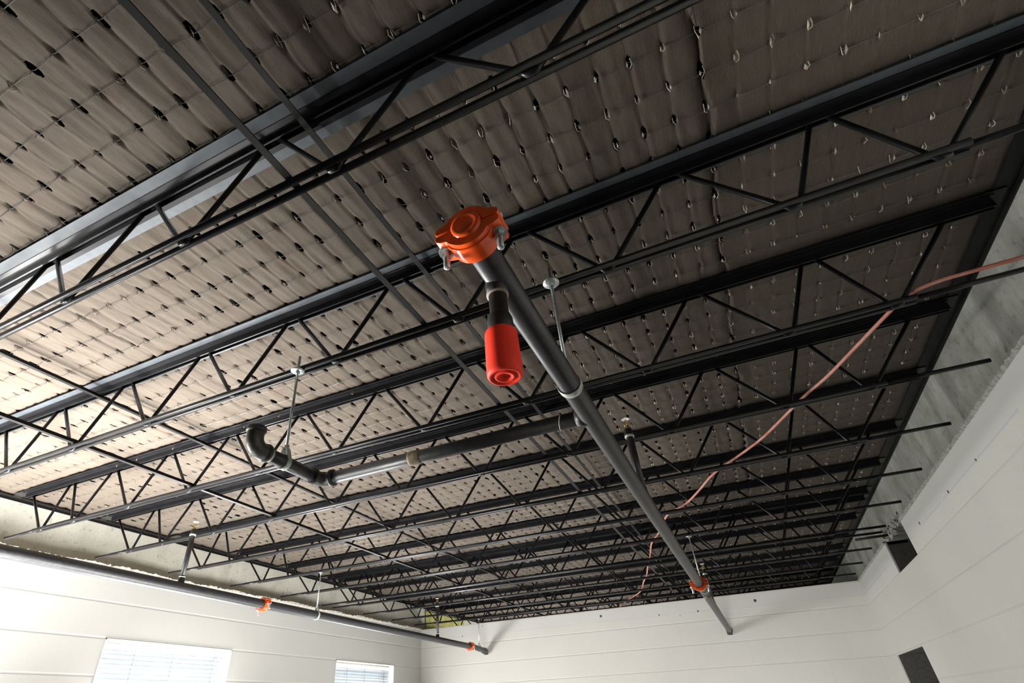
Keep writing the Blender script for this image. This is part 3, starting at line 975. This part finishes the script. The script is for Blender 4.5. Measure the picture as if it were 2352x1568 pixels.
# sprinkler risers and heads
def riser(x, y, z0, z1, label, ring=False, seed=0):
    root = thing('upright_sprinkler', label, 'sprinkler', (x, y, z0), 'upright sprinklers on the pipes')
    mb = MB()
    mb.lathe([(-0.004, 0.019), (0.016, 0.0175), (0.030, 0.0150), (0.032, 0.0145)], (x, y, z0), (0, 0, 1), 22)
    part(mb, 'outlet', M_nipple, root)
    mb = MB(); mb.tube([(x, y, z0 + 0.03), (x, y, z1 - 0.03)], 0.0135, 20)
    part(mb, 'nipple', M_pipe, root)
    mb = MB()
    mb.lathe([(-0.036, 0.0135), (-0.036, 0.0172), (-0.030, 0.0176), (-0.026, 0.0165)], (x, y, z1), (0, 0, 1), 22)
    part(mb, 'reducer_collar', M_strap, root)
    mb = MB()
    mb.lathe([(-0.027, 0.0168), (-0.018, 0.0172), (-0.004, 0.0135), (0.0, 0.0125), (0.0, 0)], (x, y, z1), (0, 0, 1), 22)
    part(mb, 'reducer', M_nipple, root)
    if ring:
        mb = MB(); mb.lathe([(0.031, 0.0138), (0.031, 0.0160), (0.036, 0.0160), (0.036, 0.0138)], (x, y, z0), (0, 0, 1), 22)
        part(mb, 'white_ring', M_frame, root)
    return root

def head(x, y, z, root):
    mb = MB(); mb.lathe([(-0.004, 0.0), (-0.004, 0.009), (0.004, 0.0095), (0.004, 0.007), (0.010, 0.0055), (0.010, 0)], (x, y, z), (0, 0, 1), 8, smooth=False)
    body = part(mb, 'sprinkler_head', M_brass, root)
    mb = MB()
    for s_ in (-1, 1):
        mb.tube([(x + s_ * 0.006, y, z + 0.007), (x + s_ * 0.0085, y, z + 0.018), (x + s_ * 0.0075, y, z + 0.028), (x, y, z + 0.034)], 0.0018, 6)
    mb.tube([(x, y, z + 0.008), (x, y, z + 0.036)], 0.0015, 6)
    mb.build('frame_arms', M_brass).parent = body
    mb = MB(); vs = [(x, y, z + 0.0395)]; fs = []; n = 32
    for k in range(n):
        a = 2 * math.pi * k / n; r_ = 0.0165 if k % 2 == 0 else 0.0130
        vs.append((x + r_ * math.cos(a), y + r_ * math.sin(a), z + 0.0370)); fs.append((0, k + 1, (k + 1) % n + 1))
    mb.add(vs, fs)
    o = mb.build('deflector', M_frame)
    o.parent = body
    so = o.modifiers.new('thick', 'SOLIDIFY'); so.thickness = 0.001

xa, za = pipe_x(-4.445)
head(xa, -4.445, -0.018, riser(xa, -4.445, za + 0.018, -0.022, 'upright sprinkler on a black riser standing on the middle of the main pipe'))
xb, zb = pipe_x(-1.70)
head(xb, -1.70, -0.041, riser(xb, -1.70, zb + 0.018, -0.045, 'brass upright sprinkler on a riser just behind the far orange coupling'))
xl, zl = lp(-4.283)
head(xl, -4.283, 0.046, riser(xl, -4.283, zl + 0.018, 0.042, 'upright sprinkler on a white-ringed riser on the left wall pipe, above the wider window', True))
xl, zl = lp(-1.275)
head(xl, -1.275, 0.049, riser(xl, -1.275, zl + 0.018, 0.045, 'upright sprinkler on a white-ringed riser near the far left corner', True))

# hangers
def hanger(x, y, pz, pr, label, plate=0.021, kind='band', px=None, rr=0.0042, side=0):
    root = thing('pipe_hanger', label, 'hanger', (x, y, pz), 'steel rod hangers under the joists')
    px = x if px is None else px
    ztop = pz + pr + (0.022 if kind != 'band' else 0.002)
    mb = MB(); mb.tube([(px, y, ztop), (x, y, 0.062)], rr, 12)
    part(mb, 'threaded_rod', M_zinc, root)
    mb = MB()
    mb.lathe([(0.0075, rr), (0.0075, plate), (0.0105, plate), (0.0105, rr)], (x, y, 0.0), (0, 0, 1), 28)
    mb.lathe([(-0.002, 0), (-0.002, rr * 1.8), (0.0078, rr * 1.8), (0.0078, 0)], (x, y, 0.0), (0, 0, 1), 6, smooth=False)
    part(mb, 'washer_plate', M_zinc, root)
    mb = MB()
    w = 0.0095 if kind == 'band' else 0.008
    prof = []
    nn = 32
    for k in range(nn):
        a = 2 * math.pi * k / nn
        r1_ = pr + 0.0012; r2_ = pr + 0.0032
        for rad in (r1_, r2_):
            for t in (-w, w):
                prof.append((px + rad * math.cos(a), y + t, pz + rad * math.sin(a)))
    fs = []
    for k in range(nn):
        a = k * 4; c = ((k + 1) % nn) * 4
        fs += [(a, a + 1, c + 1, c), (a + 2, c + 2, c + 3, a + 3), (a, c, c + 2, a + 2), (a + 1, a + 3, c + 3, c + 1)]
    mb.add(prof, fs, True)
    part(mb, 'pipe_ring', M_strap, root)
    if kind != 'band':
        mb = MB()
        for s_ in (-1, 1):
            mb.prism([(s_ * pr * 0.98, 0.0), (s_ * (pr + 0.002), 0.004), (s_ * 0.010, pr + 0.016), (s_ * 0.006, pr + 0.024), (s_ * 0.002, pr + 0.024), (s_ * 0.007, pr + 0.012)],
                     lambda a, b, t: (px + a, y + t, pz + b), -w, w)
        mb.tube([(px, y, ztop - 0.004), (px, y, ztop + 0.010)], 0.0075, 6, smooth=False)
        part(mb, 'swivel_yoke', M_strap, root)
    return root
hanger(AX + 0.0, -5.345, AZ - 0.0015, PR, 'steel rod hanger with round plate and band round the main pipe')
hanger(2.632, -5.338, AZ, 0.0185, 'steel rod hanger with swivel yoke holding the elbowed branch pipe', kind='yoke', px=BX)
hanger(3.474, -2.548, pipe_x(-2.548)[1], PR, 'thin steel rod hanger just before the far orange coupling', plate=0.018, rr=0.0035)
hanger(0.951, -3.122, lp(-3.122)[1], 0.0265, 'steel rod hanger holding the middle of the left wall pipe', plate=0.014, kind='yoke', rr=0.0035)
hanger(0.901, -0.245, lp(-0.245)[1] - .004, 0.0265, 'thin steel rod hanger at the far end of the left wall pipe', plate=0.012, kind='yoke', rr=0.003, px=0.888)

# pink cable laid over the bottom chords
CB = [(4.72, -4.80), (4.602, -4.788), (4.489, -4.785), (4.41, -4.780), (4.346, -4.756), (4.308, -4.684), (4.234, -4.506), (4.168, -4.351), (4.104, -4.235), (4.047, -4.108), (3.956, -3.908),
      (3.873, -3.773), (3.724, -3.558), (3.628, -3.329), (3.538, -3.138), (3.437, -3.019), (3.386, -2.903), (3.302, -2.603), (3.216, -2.368), (3.150, -2.047), (3.118, -1.9),
      (3.085, -1.766), (2.983, -1.267), (2.906, -0.991), (2.782, -0.5), (2.564, -0.076), (2.383, 0.366), (2.3, 0.9)]
pts = []
for i, (x, y) in enumerate(CB):
    pts.append(Vector((x, y, 0.047 if i > 3 else 0.050)))
sm = []
for i in range(len(pts) - 1):
    p0, p1, p2, p3 = pts[max(i - 1, 0)], pts[i], pts[i + 1], pts[min(i + 2, len(pts) - 1)]
    for t in (0, .25, .5, .75):
        sm.append(0.5 * ((2 * p1) + (-p0 + p2) * t + (2 * p0 - 5 * p1 + 4 * p2 - p3) * t * t + (-p0 + 3 * p1 - 3 * p2 + p3) * t ** 3))
mb = MB(); mb.tube(sm, 0.0055, 8)
tag(mb.build('pink_cable', M_cable), 'pink cable snaking over the joists from the right wall to the far wall', 'cable')

# rusty bar stub by the right wall
mb = MB(); mb.tube([(4.50, -1.70, 0.018), (4.60, -1.702, 0.020), (GR, -1.703, 0.021)], 0.0085, 8)
tag(mb.build('bar_stub', M_rust), 'short rusty bar stub sticking out above the hole in the right wall', 'bar')
